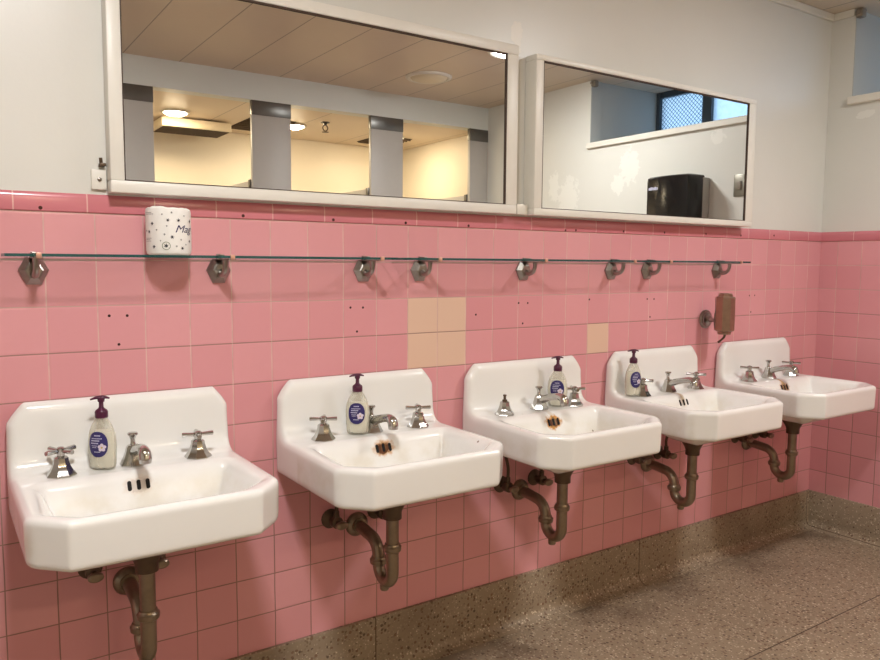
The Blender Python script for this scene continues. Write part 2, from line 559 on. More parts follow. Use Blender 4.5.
def obj(name, bm, mat, parent=None, smooth=True, angle=0.6, loc=None):
    me = bpy.data.meshes.new(name)
    fix(bm)
    bm.to_mesh(me)
    bm.free()
    for m in (mat if isinstance(mat, list) else [mat]):
        me.materials.append(m)
    if smooth:
        me.shade_smooth()
        try:
            me.set_sharp_from_angle(angle=angle)
        except Exception:
            pass
    o = bpy.data.objects.new(name, me)
    COL.objects.link(o)
    if parent:
        o.parent = parent
    if loc:
        o.location = loc
    return o


def thing(name, label, cat, loc=(0, 0, 0), group=None, rz=0.0):
    o = bpy.data.objects.new(name, None)
    o.empty_display_size = 0.05
    COL.objects.link(o)
    o.location = loc
    o.rotation_euler = (0, 0, rz)
    return tag(o, label, cat, group)


def tag(o, label, cat, group=None):
    o['label'] = label
    o['category'] = cat
    if group:
        o['group'] = group
    return o


def copy_tree(o, parent=None):
    c = o.copy()
    COL.objects.link(c)
    if parent:
        c.parent = parent
    for ch in list(o.children):
        copy_tree(ch, c)
    return c


def struct(name, bm, mat, parent=None, smooth=False):
    o = obj(name, bm, mat, parent, smooth)
    o['kind'] = 'structure'
    return o


def new():
    return bmesh.new()


def quad(bm, pts, mi=0):
    f = bm.faces.new([bm.verts.new(p) for p in pts])
    f.material_index = mi
    return f


# ------------------------------------------------------------------ the room
bm = new()
box2(bm, (XL - 0.1, YB - 0.1, -0.1), (XC + 0.1, 0.1, 0.0))
struct('floor', bm, M['floor'])

bm = new()
box2(bm, (XL, 0.0, -0.0), (XC + 0.1, 0.1, 0.15 * 0 + ZT + 0.02))
struct('wall_back', bm, M['tile_back'])
bm = new()
box2(bm, (XL, 0.0, ZT + 0.021), (XC + 0.1, 0.1, ZC + 0.05))
struct('wall_back_upper', bm, M['paint_back'])

SILL = 2.072
JX = 4.07
WY0, WY1 = -0.112, rl(1.60, -0.054)
bm = new()
box2(bm, (XC, YB, 0.0), (XC + 0.1, -0.0005, ZT + 0.02))
struct('wall_right', bm, M['tile_right'])
bm = new()
box2(bm, (XC, YS, ZT + 0.021), (XC + 0.1, -0.0005, SILL))
box2(bm, (XC, WY0, SILL), (XC + 0.1, -0.0005, ZC + 0.05))
box2(bm, (XC, YS, SILL), (XC + 0.1, WY1, ZC + 0.05))
struct('wall_right_upper', bm, M['paint_right'])
bm = new()
box2(bm, (XC, YB, ZT + 0.021), (XC + 0.1, YS - 0.001, ZC + 0.05))
struct('wall_stall_side', bm, M['paint_stall'])
# the deep window well: jambs, bed and back wall
bm = new()
box2(bm, (XC + 0.101, WY0, SILL - 0.1), (JX + 0.1, WY0 + 0.1, ZC + 0.05))
box2(bm, (XC + 0.101, WY1 - 0.1, SILL - 0.1), (JX + 0.1, WY1, ZC + 0.05))
box2(bm, (XC + 0.101, WY1, SILL - 0.1), (JX + 0.1, WY0, SILL))
box2(bm, (XC + 0.002, WY0 - 0.004, SILL + 0.04), (XC + 0.1, WY0 - 0.0005, ZC))
box2(bm, (XC + 0.002, WY1 + 0.0005, SILL + 0.04), (XC + 0.1, WY1 + 0.004, ZC))
struct('wall_recess', bm, M['plaster'])

bm = new()
box2(bm, (XL, YS, ZC), (JX + 0.1, 0.0, ZC + 0.1))
struct('ceiling', bm, M['ceiling'])
bm = new()
box2(bm, (XL, YB, ZS), (XC, YS - 0.10, ZS + 0.1))
struct('ceiling_stall', bm, M['stall_ceiling'])
bm = new()
box2(bm, (XL, YS - 0.10, ZS), (XC, YS, ZC))
struct('wall_soffit', bm, M['soffit'])
bm = new()
box2(bm, (XL, YB - 0.1, 0), (XC, YB, ZC))
struct('wall_rear', bm, M['paint_stall'])
bm = new()
box2(bm, (XL - 0.1, YB, 0), (XL, 0.1, ZC + 0.05))
struct('wall_left', bm, M['paint_back'])

# rounded cap course


def cap(axis, a0, a1, base, sgn):
    bm = new()
    prof = [(-0.002, ZT + 0.001), (0.004, ZT + 0.003), (0.005, ZT + 0.006), (0.005, ZCAP - 0.014), (0.003, ZCAP - 0.006), (-0.002, ZCAP)]
    r0, r1 = [], []
    for d, z in prof:
        if axis == 0:
            r0.append(bm.verts.new((a0, -d, z)))
            r1.append(bm.verts.new((a1, -d, z)))
        else:
            r0.append(bm.verts.new((base - d, a0, z)))
            r1.append(bm.verts.new((base - d, a1, z)))
    n = len(prof)
    for i in range(n - 1):
        bm.faces.new((r0[i], r1[i], r1[i + 1], r0[i + 1]))
    bm.faces.new(r0)
    bm.faces.new(list(reversed(r1)))
    return bm


struct('trim_1', cap(0, XL, XC, 0, 1), M['cap_back'], smooth=True)
struct('trim_2', cap(1, YS, -0.001, XC, 1), M['cap_right'], smooth=True)

# terrazzo base with a coved foot


def cove(axis, a0, a1, base):
    bm = new()
    prof = [(0.0, 0.179), (0.012, 0.179), (0.014, 0.176), (0.014, 0.045), (0.017, 0.026), (0.026, 0.011), (0.042, 0.003), (0.060, 0.0005), (0.060, -0.01), (0.0, -0.01)]
    r = [[], []]
    for j, a in enumerate((a0, a1)):
        for d, z in prof:
            r[j].append(bm.verts.new((a, -d, z) if axis == 0 else (base - d, a, z)))
    n = len(prof)
    for i in range(n):
        bm.faces.new((r[0][i], r[1][i], r[1][(i + 1) % n], r[0][(i + 1) % n]))
    bm.faces.new(r[0])
    bm.faces.new(list(reversed(r[1])))
    return bm


struct('baseboard_back', cove(0, XL, XC, 0), M['base'], smooth=True)
struct('baseboard_right', cove(1, YS, -0.001, XC), M['base'], smooth=True)

# boards along the ceiling
bm = new()
box2(bm, (XL, -0.016, ZC - 0.034), (XC - 0.001, 0, ZC - 0.001), 0.003)
struct('trim_3', bm, M['white_wood'])
bm = new()
box2(bm, (XC - 0.014, WY0, ZC - 0.034), (XC, -0.017, ZC - 0.001), 0.003)
struct('trim_4', bm, M['white_wood'])
# sill board
bm = new()
box2(bm, (XC - 0.022, WY1 - 0.012, SILL), (XC + 0.10, WY0 + 0.010, SILL + 0.036), 0.004)
struct('trim_5', bm, M['white_wood'])

# window in the well
wroot = bpy.data.objects.new('window_1', None)
COL.objects.link(wroot)
wroot.location = (JX, 0, SILL)
wroot['kind'] = 'structure'
bm = new()
ya, yb = WY1, WY0
zlo, zhi = SILL, ZC
muls = [ya, rl(1.18, -0.054), rl(0.70, -0.054), rl(0.30, -0.054), yb]
W = 0.035
box2(bm, (0, ya, 0), (0.05, yb, 0.04))
box2(bm, (0, ya, zhi - zlo - 0.04), (0.05, yb, zhi - zlo))
for i, y in enumerate(muls):
    a, b = (y, y + 0.03) if i == 0 else ((y - 0.03, y) if i == 4 else (y - W, y + W))
    box2(bm, (-0.004, a, 0), (0.054, b, zhi - zlo))
struct('window_frame', bm, M['dark_frame'], wroot)
for pi, (a, b) in enumerate(zip(muls, muls[1:])):
    bm = new()
    box2(bm, (0.02, a + 0.01, 0.02), (0.026, b - 0.01, zhi - zlo - 0.02))
    struct('pane', bm, M['wired'] if pi == 0 else M['frosted'], wroot)

# small fittings at both ends of the recess, up by the ceiling
for y, lb in ((WY0 - 0.018, 'small grey curtain rod bracket by the corner of the tiled walls'), (WY1 + 0.022, 'small grey curtain rod bracket at far end of window recess seen in the mirror')):
    bm = new()
    box(bm, (0, 0, 0), (0.04, 0.034, 0.04), 0.006)
    t = bm
    lathe(t, [(0.009, 0.015), (0.009, 0.034), (0.006, 0.036), (0, 0.036)], 12, Matrix.Rotation(-PI / 2, 4, 'Y') @ Matrix.Translation((0, 0, 0)))
    o = obj('rod_bracket', bm, M['device'], loc=(XC + 0.012, y, ZC - 0.022))
    tag(o, lb, 'bracket', None)

# ------------------------------------------------------------------ mirrors


def mirror(x0, x1, z0, z1, ix0, ix1, iz0, iz1, depth, gy, label):
    t = thing('wall_mirror', label, 'mirror', (x0, 0, z0))
    bm = new()
    yf = -depth
    for lo, hi in (((x0, yf, z0), (x1, -0.001, iz0)), ((x0, yf, iz1), (x1, -0.001, z1)), ((x0, yf + 0.0004, iz0 - 0.001), (ix0, -0.001, iz1 + 0.001)), ((ix1, yf + 0.0004, iz0 - 0.001), (x1, -0.001, iz1 + 0.001))):
        box2(bm, [a - b for a, b in zip(lo, (x0, 0, z0))], [a - b for a, b in zip(hi, (x0, 0, z0))], 0.004)
    obj('frame', bm, M['frame'], t)
    bm = new()
    w = 0.005
    for lo, hi in (((ix0, gy - 0.004, iz1 - w), (ix1, gy - 0.0005, iz1)), ((ix0, gy - 0.004, iz0), (ix1, gy - 0.0005, iz0 + 0.002)), ((ix0, gy - 0.004, iz0), (ix0 + 0.002, gy - 0.0005, iz1)), ((ix1 - w, gy - 0.004, iz0), (ix1, gy - 0.0005, iz1))):
        box2(bm, [a - b for a, b in zip(lo, (x0, 0, z0))], [a - b for a, b in zip(hi, (x0, 0, z0))])
    obj('glazing_bead', bm, M['dark_gap'], t)
    bm = new()
    box2(bm, (ix0 - 0.01 - x0, gy, iz0 - 0.01 - z0), (ix1 + 0.01 - x0, gy + 0.005, iz1 + 0.01 - z0))
    obj('mirror_glass', bm, M['mirror'], t)
    return t


mirror(0.145, 1.432, 1.480, 2.038, 0.179, 1.384, 1.511, 2.005, 0.05, YM, 'long cream-framed mirror on the left reflecting the stalls')
mirror(1.500, 2.755, 1.4795, 2.022, 1.536, 2.706, 1.504, 2.002, 0.06, -0.054, 'cream-framed mirror on the right reflecting a blue window and black dispenser')
# wall plate and catch beside the left mirror, block between the mirrors
bm = new()
box2(bm, (-0.0185, -0.010, -0.0245), (0.0165, -0.001, 0.0245), 0.002)
t = thing('cover_plate', 'small painted blank plate with one screw left of the long mirror', 'plate', (0.127, 0, 1.513))
obj('plate', bm, M['frame'], t)
bm = new()
lathe(bm, [(0.005, 0), (0.005, 0.002), (0.003, 0.003), (0, 0.003)], 14, Matrix.Translation((0, -0.010, 0)) @ Matrix.Rotation(PI / 2, 4, 'X'))
obj('screw', bm, M['dull_chrome'], t)
bm = new()
box(bm, (0, -0.012, 0), (0.014, 0.022, 0.008), 0.002)
tube(bm, catmull([(-0.002, -0.010, 0.002), (-0.004, -0.020, 0.006), (-0.005, -0.022, 0.016)]), 0.004, 10)
tag(obj('mirror_catch', bm, M['pipe_dark'], loc=(0.134, 0, 1.549)), 'tiny dark metal hook above the blank plate beside the long mirror', 'hook')
bm = new()
box2(bm, (1.446, -0.034, ZCAP + 0.002), (1.495, -0.001, ZCAP + 0.038), 0.003)
tag(obj('spacer_block', bm, M['white_wood']), 'small cream wooden block between the two mirrors at their bottom edge', 'block')

# ------------------------------------------------------------------ glass shelves and brackets
ZG = 1.3215


def shelf(x0, x1, label):
    bm = new()
    box2(bm, (x0, -0.120, ZG), (x1, -0.012, ZG + 0.0065))
    bmesh.ops.bevel(bm, geom=[e for e in bm.edges if abs((e.verts[0].co - e.verts[1].co).z) > 0.004], offset=0.004, segments=2, affect='EDGES')
    fix(bm)
    for f in bm.faces:
        f.material_index = 0 if abs(f.normal.z) > 0.9 else 1
    o = obj('glass_shelf', bm, [M['glass'], M['glass_edge']], smooth=False)
    tag(o, label, 'shelf', 'glass shelves along the tiled wall')


shelf(-0.092, 0.922, 'long glass shelf on the left holding the wrapped toilet roll')
shelf(0.960, 2.050, 'middle empty glass shelf, between the long left shelf and the short right one')
shelf(2.066, 2.672, 'short empty glass shelf at the right end, above the copper soap dispenser')


def bracket():
    t = thing('shelf_bracket', 'bracket', 'bracket', (0, 0, 1.288), 'chrome shelf brackets on the tiled wall')
    bm = new()
    # elongated faceted hexagon plate
    hexo = [(-0.033, 0.002), (-0.017, 0.032), (0.017, 0.032), (0.033, 0.002), (0.016, -0.033), (-0.016, -0.033)]
    lay = [(1.0, 0.0), (1.0, -0.006), (0.62, -0.019), (0.50, -0.021)]
    rings = [[bm.verts.new((x * s, y - 0.0005, z * s)) for x, z in hexo] for s, y in lay]
    for a, b in zip(rings, rings[1:]):
        for i in range(6):
            j = (i + 1) % 6
            bm.faces.new((a[i], a[j], b[j], b[i]))
    bm.faces.new(rings[-1])
    bm.faces.new(list(reversed(rings[0])))
    obj('wall_plate', bm, M['dull_chrome'], t, angle=0.2)
    bm = new()
    tube(bm, catmull([(0, -0.014, -0.004), (0, -0.034, -0.010), (0, -0.054, -0.004), (0, -0.064, 0.010), (0, -0.066, 0.030)], 8), [0.0105, 0.0085, 0.0075, 0.007, 0.008], 14)
    obj('arm', bm, M['dull_chrome'], t)
    bm = new()
    dz = ZG - 1.288
    box2(bm, (-0.009, -0.122, dz - 0.0045), (0.009, -0.004, dz - 0.0006), 0.0012)
    box2(bm, (-0.006, -0.012, dz - 0.004), (0.006, -0.004, dz + 0.012), 0.0015)
    box2(bm, (-0.006, -0.040, dz + 0.0068), (0.006, -0.006, dz + 0.0105), 0.0012)
    obj('glass_rest', bm, M['dull_chrome'], t)
    bm = new()
    box2(bm, (-0.006, -0.126, dz - 0.0045), (0.006, -0.1206, dz + 0.009), 0.0016)
    c = obj('front_clip', bm, M['pink_reflection_tip'], t)
    c['label'] = 'small clip tinted with a painted pink reflection'
    return t


BX = [(-0.025, 'chrome hexagonal shelf bracket at the far left end of the long glass shelf'),
      (0.424, 'chrome hexagonal shelf bracket just right of the toilet roll'),
      (0.874, 'chrome hexagonal shelf bracket at the right end of the long left shelf'),
      (1.078, 'chrome hexagonal shelf bracket above the four tan tiles'),
      (1.524, 'chrome hexagonal shelf bracket mid-span of the middle shelf, above the third sink'),
      (1.971, 'chrome hexagonal shelf bracket at the right end of the middle shelf'),
      (2.178, 'chrome hexagonal shelf bracket at the left end of the short right shelf'),
      (2.633, 'chrome hexagonal shelf bracket at the far right, above the soap dispenser')]
br = bracket()
for i, (x, lb) in enumerate(BX):
    o = br if i == 0 else copy_tree(br)
    o.location.x = x - (0.0, 0.003, 0.008, 0.008, 0.020, 0.026, 0.028, 0.034)[i]
    o['label'] = lb

# ------------------------------------------------------------------ wrapped toilet roll
RR, RH = 0.0545, 0.119
t = thing('toilet_roll', 'paper-wrapped toilet roll with dark star print on the glass shelf', 'toilet paper', (0.276, -0.064, ZG + 0.0065), rz=0.0)
bm = new()
SEG = 72
prof = [(0.0, 0.004), (0.020, 0.003), (0.046, 0.0), (0.0525, 0.004), (0.0545, 0.012), (0.0545, 0.050), (0.0542, 0.085), (0.0545, 0.107), (0.0530, 0.1145), (0.0470, 0.1185), (0.034, 0.116), (0.022, 0.109), (0.0, 0.104)]
lathe(bm, prof, SEG)
for v in bm.verts:
    a = math.atan2(v.co.y, v.co.x)
    if v.co.z > 0.10:
        v.co.z += 0.0016 * math.sin(2 * a + 0.5) + 0.0009 * math.sin(5 * a + 1) + 0.0007 * math.sin(11 * a)
    r = 1 + 0.006 * math.sin(3 * a + v.co.z * 40) + 0.003 * math.sin(13 * a)
    v.co.x *= r
    v.co.y *= r
bm.verts.ensure_lookup_table()
WRAP = bm


def wrap(a, z, lift=0.0006):
    r = RR * (1 + 0.006 * math.sin(3 * a + z * 40) + 0.003 * math.sin(13 * a)) + lift
    return Vector((r * math.cos(a), r * math.sin(a), z))


# angle 0 deg of the visible side = towards the camera
CAMDIR = math.atan2(-2.045 + 0.064, -0.23 - 0.276)


def at_px(u, z):              # u in -1..1 across the visible width (left..right)
    return CAMDIR + math.asin(max(-0.97, min(0.97, u))), z


stars = {'a': new(), 'b': new(), 'c': new()}


def star(u, z, s, key='a', rot=0.0, n=6):
    a0, z0 = at_px(u, z)
    bmx = stars[key]
    vs = []
    for i in range(2 * n):
        r = s if i % 2 == 0 else s * 0.38
        th = rot + PI * i / n
        vs.append(bmx.verts.new(wrap(a0 + r * math.cos(th) / RR, z0 + r * math.sin(th))))
    bmx.faces.new(vs)


def zz(py):                   # zoom pixel -> height on the roll
    return RH * (390 - py) / (390 - 85)


for px, py, s, key in [(275, 122, .0035, 'b'), (250, 170, .0052, 'a'), (320, 170, .0055, 'a'), (148, 192, .0055, 'a'), (242, 207, .003, 'b'), (128, 243, .0055, 'a'),
                       (176, 232, .003, 'b'), (226, 260, .0035, 'b'), (276, 276, .0058, 'a'), (334, 292, .0032, 'b'), (156, 338, .0056, 'a'), (342, 346, .0056, 'a'), (304, 334, .0034, 'b'),
                       (366, 322, .003, 'b'), (392, 172, .0062, 'a'), (390, 300, .0055, 'a'), (212, 134, .003, 'b'), (356, 140, .003, 'b'), (110, 236, .004, 'b'), (236, 332, .0066, 'a'), (200, 300, .0025, 'b')]:
    star((px - 253) / 153, zz(py), s, key, random.random())
# ring round the big one, and the lines of small print at the edge
a0, z0 = at_px((236 - 253) / 153, zz(332))
ring = new()
n = 28
for i in range(n):
    t0, t1 = 2 * PI * i / n, 2 * PI * (i + 1) / n
    vs = [ring.verts.new(wrap(a0 + r * math.cos(th) / RR, z0 + r * math.sin(th), 0.0007)) for r, th in ((.0088, t0), (.0100, t0), (.0100, t1), (.0088, t1))]
    ring.faces.new(vs)
for py, u0, u1 in ((122, -0.95, -0.70), (132, -0.95, -0.62), (284, -0.96, -0.72), (292, -0.96, -0.78), (302, -0.96, -0.74)):
    bmx = stars['c']
    a1, a2 = CAMDIR + math.asin(u0), CAMDIR + math.asin(u1)
    z = zz(py)
    m = 6
    for i in range(m):
        aa, ab = a1 + (a2 - a1) * i / m, a1 + (a2 - a1) * (i + 0.8) / m
        bmx.faces.new([bmx.verts.new(wrap(x, y)) for x, y in ((aa, z - .0006), (ab, z - .0006), (ab, z + .0006), (aa, z + .0006))])
for src, mi in ((stars['a'], 1), (stars['b'], 2), (stars['c'], 2), (ring, 3)):
    fix(src)
    for f in src.faces:
        nf = WRAP.faces.new([WRAP.verts.new(v.co) for v in f.verts])
        nf.material_index = mi
obj('wrapper', WRAP, [M['paper'], M['ink'], M['ink_grey'], M['green']], t)


def text_bm(body, size, shear=0.0, extrude=0.0):
    cu = bpy.data.curves.new('lettering', 'FONT')
    cu.body = body
    cu.size = size
    cu.shear = shear
    cu.resolution_u = 3
    ob = bpy.data.objects.new('lettering', cu)
    COL.objects.link(ob)
    dg = bpy.context.evaluated_depsgraph_get()
    dg.update()
    me = bpy.data.meshes.new_from_object(ob.evaluated_get(dg))
    bpy.data.objects.remove(ob)
    bpy.data.curves.remove(cu)
    b = bmesh.new()
    b.from_mesh(me)
    bpy.data.meshes.remove(me)
    bmesh.ops.triangulate(b, faces=b.faces[:])
    bmesh.ops.subdivide_edges(b, edges=[e for e in b.edges if e.calc_length() > 0.004], cuts=2)
    return b


b = text_bm('Mag', 0.031, 0.35)
u0 = (292 - 253) / 153
a1 = CAMDIR + math.asin(u0)
for v in b.verts:
    x, y = v.co.x, v.co.y
    v.co = wrap(a1 + x / RR, zz(246) + y * 0.85, 0.0008)
obj('lettering', b, M['ink_violet'], t, smooth=False)

# ------------------------------------------------------------------ soap dispenser on the wall
t = thing('soap_dispenser', 'tarnished copper push-up soap dispenser on the pink tiles', 'soap dispenser', (2.535, 0, 1.08))
bm = new()
RY = Matrix.Rotation(PI / 2, 4, 'X')   # +z -> -y
lathe(bm, [(0.040, 0.0005), (0.040, 0.006), (0.036, 0.010), (0.030, 0.011), (0.029, 0.016), (0.020, 0.018), (0.014, 0.024), (0.0, 0.026)], 28, RY)
o = obj('wall_flange', bm, M['dull_chrome'], t)
bm = new()
tube(bm, [(0, -0.015, 0), (0, -0.035, -0.004), (0, -0.062, 0)], [0.013, 0.008, 0.011], 14)
box(bm, (0, -0.060, 0.0), (0.030, 0.012, 0.06), 0.004)
obj('arm', bm, M['dull_chrome'], t)
bm = new()
lathe(bm, [(0.0, -0.078), (0.026, -0.078), (0.028, -0.074), (0.028, -0.066), (0.0395, -0.062), (0.041, -0.058), (0.041, 0.076), (0.038, 0.080), (0.030, 0.082), (0.028, 0.091), (0.024, 0.095), (0, 0.096)], 8, Matrix.Translation((-0.010, -0.104, 0.02)), rot=PI / 8)
obj('canister', bm, M['copper'], t, angle=0.3)
bm = new()
tube(bm, catmull([(-0.003, -0.104, -0.055), (-0.003, -0.100, -0.070), (-0.006, -0.088, -0.084), (-0.008, -0.076, -0.094)]), [0.006, 0.005, 0.004, 0.005], 10)
obj('push_spout', bm, M['pipe_dark'], t)

# ------------------------------------------------------------------ washbasin body by implicit surface
SW, ZR, ZBT, SYF, SYC, SCH, ZTOP = 0.274, 0.8075, 0.701, -0.470, -0.392, 0.078, 0.976


def poly_sdf(px, py, V):
    d = np.full(px.shape, 1e9)
    s = np.ones(px.shape)
    n = len(V)
    for i in range(n):
        j = (i - 1) % n
        vi, vj = V[i], V[j]
        ex, ey = vj[0] - vi[0], vj[1] - vi[1]
        wx, wy = px - vi[0], py - vi[1]
        tt = np.clip((wx * ex + wy * ey) / (ex * ex + ey * ey), 0, 1)
        bx, by = wx - ex * tt, wy - ey * tt
        d = np.minimum(d, bx * bx + by * by)
        c1 = py >= vi[1]
        c2 = py < vj[1]
        c3 = ex * wy > ey * wx
        flip = (c1 & c2 & c3) | (~c1 & ~c2 & ~c3)
        s = np.where(flip, -s, s)
    return s * np.sqrt(d)


def smin(a, b, kk):
    h = np.maximum(kk - np.abs(a - b), 0) / kk
    return np.minimum(a, b) - h * h * kk * 0.25


def smax(a, b, kk):
    return -smin(-a, -b, kk)


def sink_sdf(X, Y, Z):
    rect = lambda y0, y1, z0, z1: np.maximum(np.maximum(y0 - Y, Y - y1), np.maximum(z0 - Z, Z - z1))
    basin = rect(-1.0, 0.0, ZBT, ZR)
    lean = 0.040 + 0.03 * (ZTOP - Z)
    spl = np.maximum(np.maximum(-lean - Y, Y), np.maximum(ZBT - Z, Z - 1.2))
    prof = smin(basin, spl, 0.050)
    prof = np.maximum(prof, Y)
    prof = np.maximum(prof, ZBT - Z)
    outer = poly_sdf(X, Y, [(-SW, 0.2), (-SW, SYC), (-SW + SCH, SYF), (SW - SCH, SYF), (SW, SYC), (SW, 0.2)])
    outer = outer + np.clip(ZR - Z, 0, 1) * 0.03
    front = poly_sdf(X, Z, [(-SW, 0.2), (SW, 0.2), (SW, 0.928), (SW - 0.046, ZTOP), (-SW + 0.046, ZTOP), (-SW, 0.928)])
    body = smax(prof, outer, 0.015 + 0.017 * np.clip((Z - 0.80) / 0.1, 0, 1))
    body = smax(body, front, 0.030)
    # bowl
    r = 0.02
    V = [(-0.218 + r, -0.163 - r), (-0.226 + r, -0.37), (-0.175 + r, -0.432 + r), (0.175 - r, -0.432 + r), (0.226 - r, -0.37), (0.218 - r, -0.163 - r)]
    b2 = poly_sdf(X, Y, V) - r
    bowl = smax((b2 + (ZR - Z) * 0.42) * 0.93, 0.668 - Z, 0.075)
    body = smax(body, -bowl, 0.024)
    # hollow underneath, leaving the bowl's own shell
    cav = np.maximum(np.maximum(outer + 0.020, Z - 0.770), Y + 0.03)
    body = np.maximum(body, -np.maximum(cav, 0.016 - bowl))
    shell = np.maximum(np.maximum(bowl - 0.016, Z - 0.76), -bowl)
    body = np.minimum(body, shell)
    return body


def surface_nets(f, lo, hi, h):
    ax = [np.arange(a, b + h, h) for a, b in zip(lo, hi)]
    X, Y, Z = np.meshgrid(*ax, indexing='ij')
    V = f(X, Y, Z)
    ins = V < 0
    nx, ny, nz = V.shape
    cs = (nx - 1, ny - 1, nz - 1)
    acc = np.zeros(cs + (3,))
    cnt = np.zeros(cs)
    corners = [(i, j, kk) for i in (0, 1) for j in (0, 1) for kk in (0, 1)]
    sl = lambda c: tuple(slice(c[d], c[d] + cs[d]) for d in range(3))
    for c in corners:
        for d in range(3):
            if c[d] == 0:
                e = list(c)
                e[d] = 1
                a, b = V[sl(c)], V[sl(e)]
                m = (a < 0) != (b < 0)
                with np.errstate(divide='ignore', invalid='ignore'):
                    tt = np.where(m, a / (a - b), 0)
                cnt += m
                for q in range(3):
                    acc[..., q] += np.where(m, c[q] + (tt if q == d else 0), 0)
    act = cnt > 0
    idx = np.full(cs, -1)
    idx[act] = np.arange(act.sum())
    ii = np.argwhere(act)
    pos = (acc[act] / cnt[act][:, None] + ii) * h + np.array([a[0] for a in ax])
    faces = []
    for d in range(3):
        e1, e2 = (d + 1) % 3, (d + 2) % 3
        a = np.moveaxis(ins, (d, e1, e2), (0, 1, 2))
        I = np.moveaxis(idx, (d, e1, e2), (0, 1, 2))
        A = a[:-1, 1:-1, 1:-1]
        B = a[1:, 1:-1, 1:-1]
        w = np.argwhere(A != B)
        for p, q, s in w:
            i0, i1, i2, i3 = I[p, q, s], I[p, q + 1, s], I[p, q + 1, s + 1], I[p, q, s + 1]
            faces.append((i0, i1, i2, i3) if a[p, q + 1, s + 1] else (i3, i2, i1, i0))
    return pos, faces


pos, faces = surface_nets(sink_sdf, (-0.292, -0.492, 0.640), (0.292, 0.012, 0.996), 0.0044)
SINK_ME = bpy.data.meshes.new('basin')
SINK_ME.from_pydata([tuple(p) for p in pos], [], [tuple(int(i) for i in f) for f in faces])
b = bmesh.new()
b.from_mesh(SINK_ME)
for _ in range(2):
    bmesh.ops.smooth_vert(b, verts=[v for v in b.verts if v.co.y < -0.004], factor=0.5, use_axis_x=True, use_axis_y=True, use_axis_z=True)
for v in b.verts:
    v.co.y = min(v.co.y, -0.0012)
fix(b)
TREE = BVHTree.FromBMesh(b)
b.to_mesh(SINK_ME)
b.free()
SINK_ME.shade_smooth()


def deck(x, y):
    return TREE.ray_cast(Vector((x, y, 1.2)), Vector((0, 0, -1)))[0].z


# ------------------------------------------------------------------ taps, spouts, traps


def tap_skirt_bm():
    bm = new()
    lathe(bm, [(0.0, 0.0), (0.034, 0.0), (0.0345, 0.003), (0.033, 0.006), (0.026, 0.014), (0.021, 0.024), (0.0175, 0.035), (0.0165, 0.044), (0.012, 0.047), (0.0, 0.0475)], 8, rot=PI / 8)
    return bm


def cross_bm():
    bm = new()
    for q in range(2):
        R = Matrix.Rotation(q * PI / 2, 4, 'Z')
        for s in (-1, 1):
            a = R @ Vector((s * 0.006, 0, 0.060))
            c = R @ Vector((s * 0.039, 0, 0.0610))
            tube(bm, [a, a.lerp(c, 0.25), a.lerp(c, 0.9), c], [0.0048, 0.0050, 0.0060, 0.0054], 8, up=Vector((0, 0, 1)))
    lathe(bm, [(0.0, 0.046), (0.0085, 0.046), (0.0085, 0.052), (0.0105, 0.055), (0.0105, 0.066), (0.007, 0.069), (0.0, 0.0705)], 16)
    return bm


def stem_bm():
    bm = new()
    lathe(bm, [(0.0, 0.046), (0.0085, 0.046), (0.0085, 0.052), (0.0045, 0.053), (0.0045, 0.064), (0.006, 0.0645), (0.006, 0.069), (0.0, 0.069)], 12)
    return bm


def spout_bm():
    bm = new()
    lathe(bm, [(0.0, 0.0), (0.033, 0.0), (0.0335, 0.004), (0.031, 0.008), (0.025, 0.020), (0.020, 0.034), (0.017, 0.046), (0.013, 0.051), (0.0, 0.053)], 8, rot=PI / 8)
    tube(bm, catmull([(0, 0.0, 0.030), (0, -0.030, 0.043), (0, -0.070, 0.055), (0, -0.100, 0.060), (0, -0.119, 0.055), (0, -0.125, 0.042), (0, -0.126, 0.032)], 8),
         [0.0130, 0.0130, 0.0120, 0.0125, 0.0145, 0.0150, 0.0135], 18)
    return bm


def knob_bm():
    bm = new()
    lathe(bm, [(0.0, 0.048), (0.008, 0.048), (0.0058, 0.056), (0.0055, 0.064), (0.0085, 0.072), (0.0125, 0.076), (0.0125, 0.079), (0.0105, 0.081), (0.0, 0.082)], 18, Matrix.Translation((0, 0.004, 0)))
    return bm


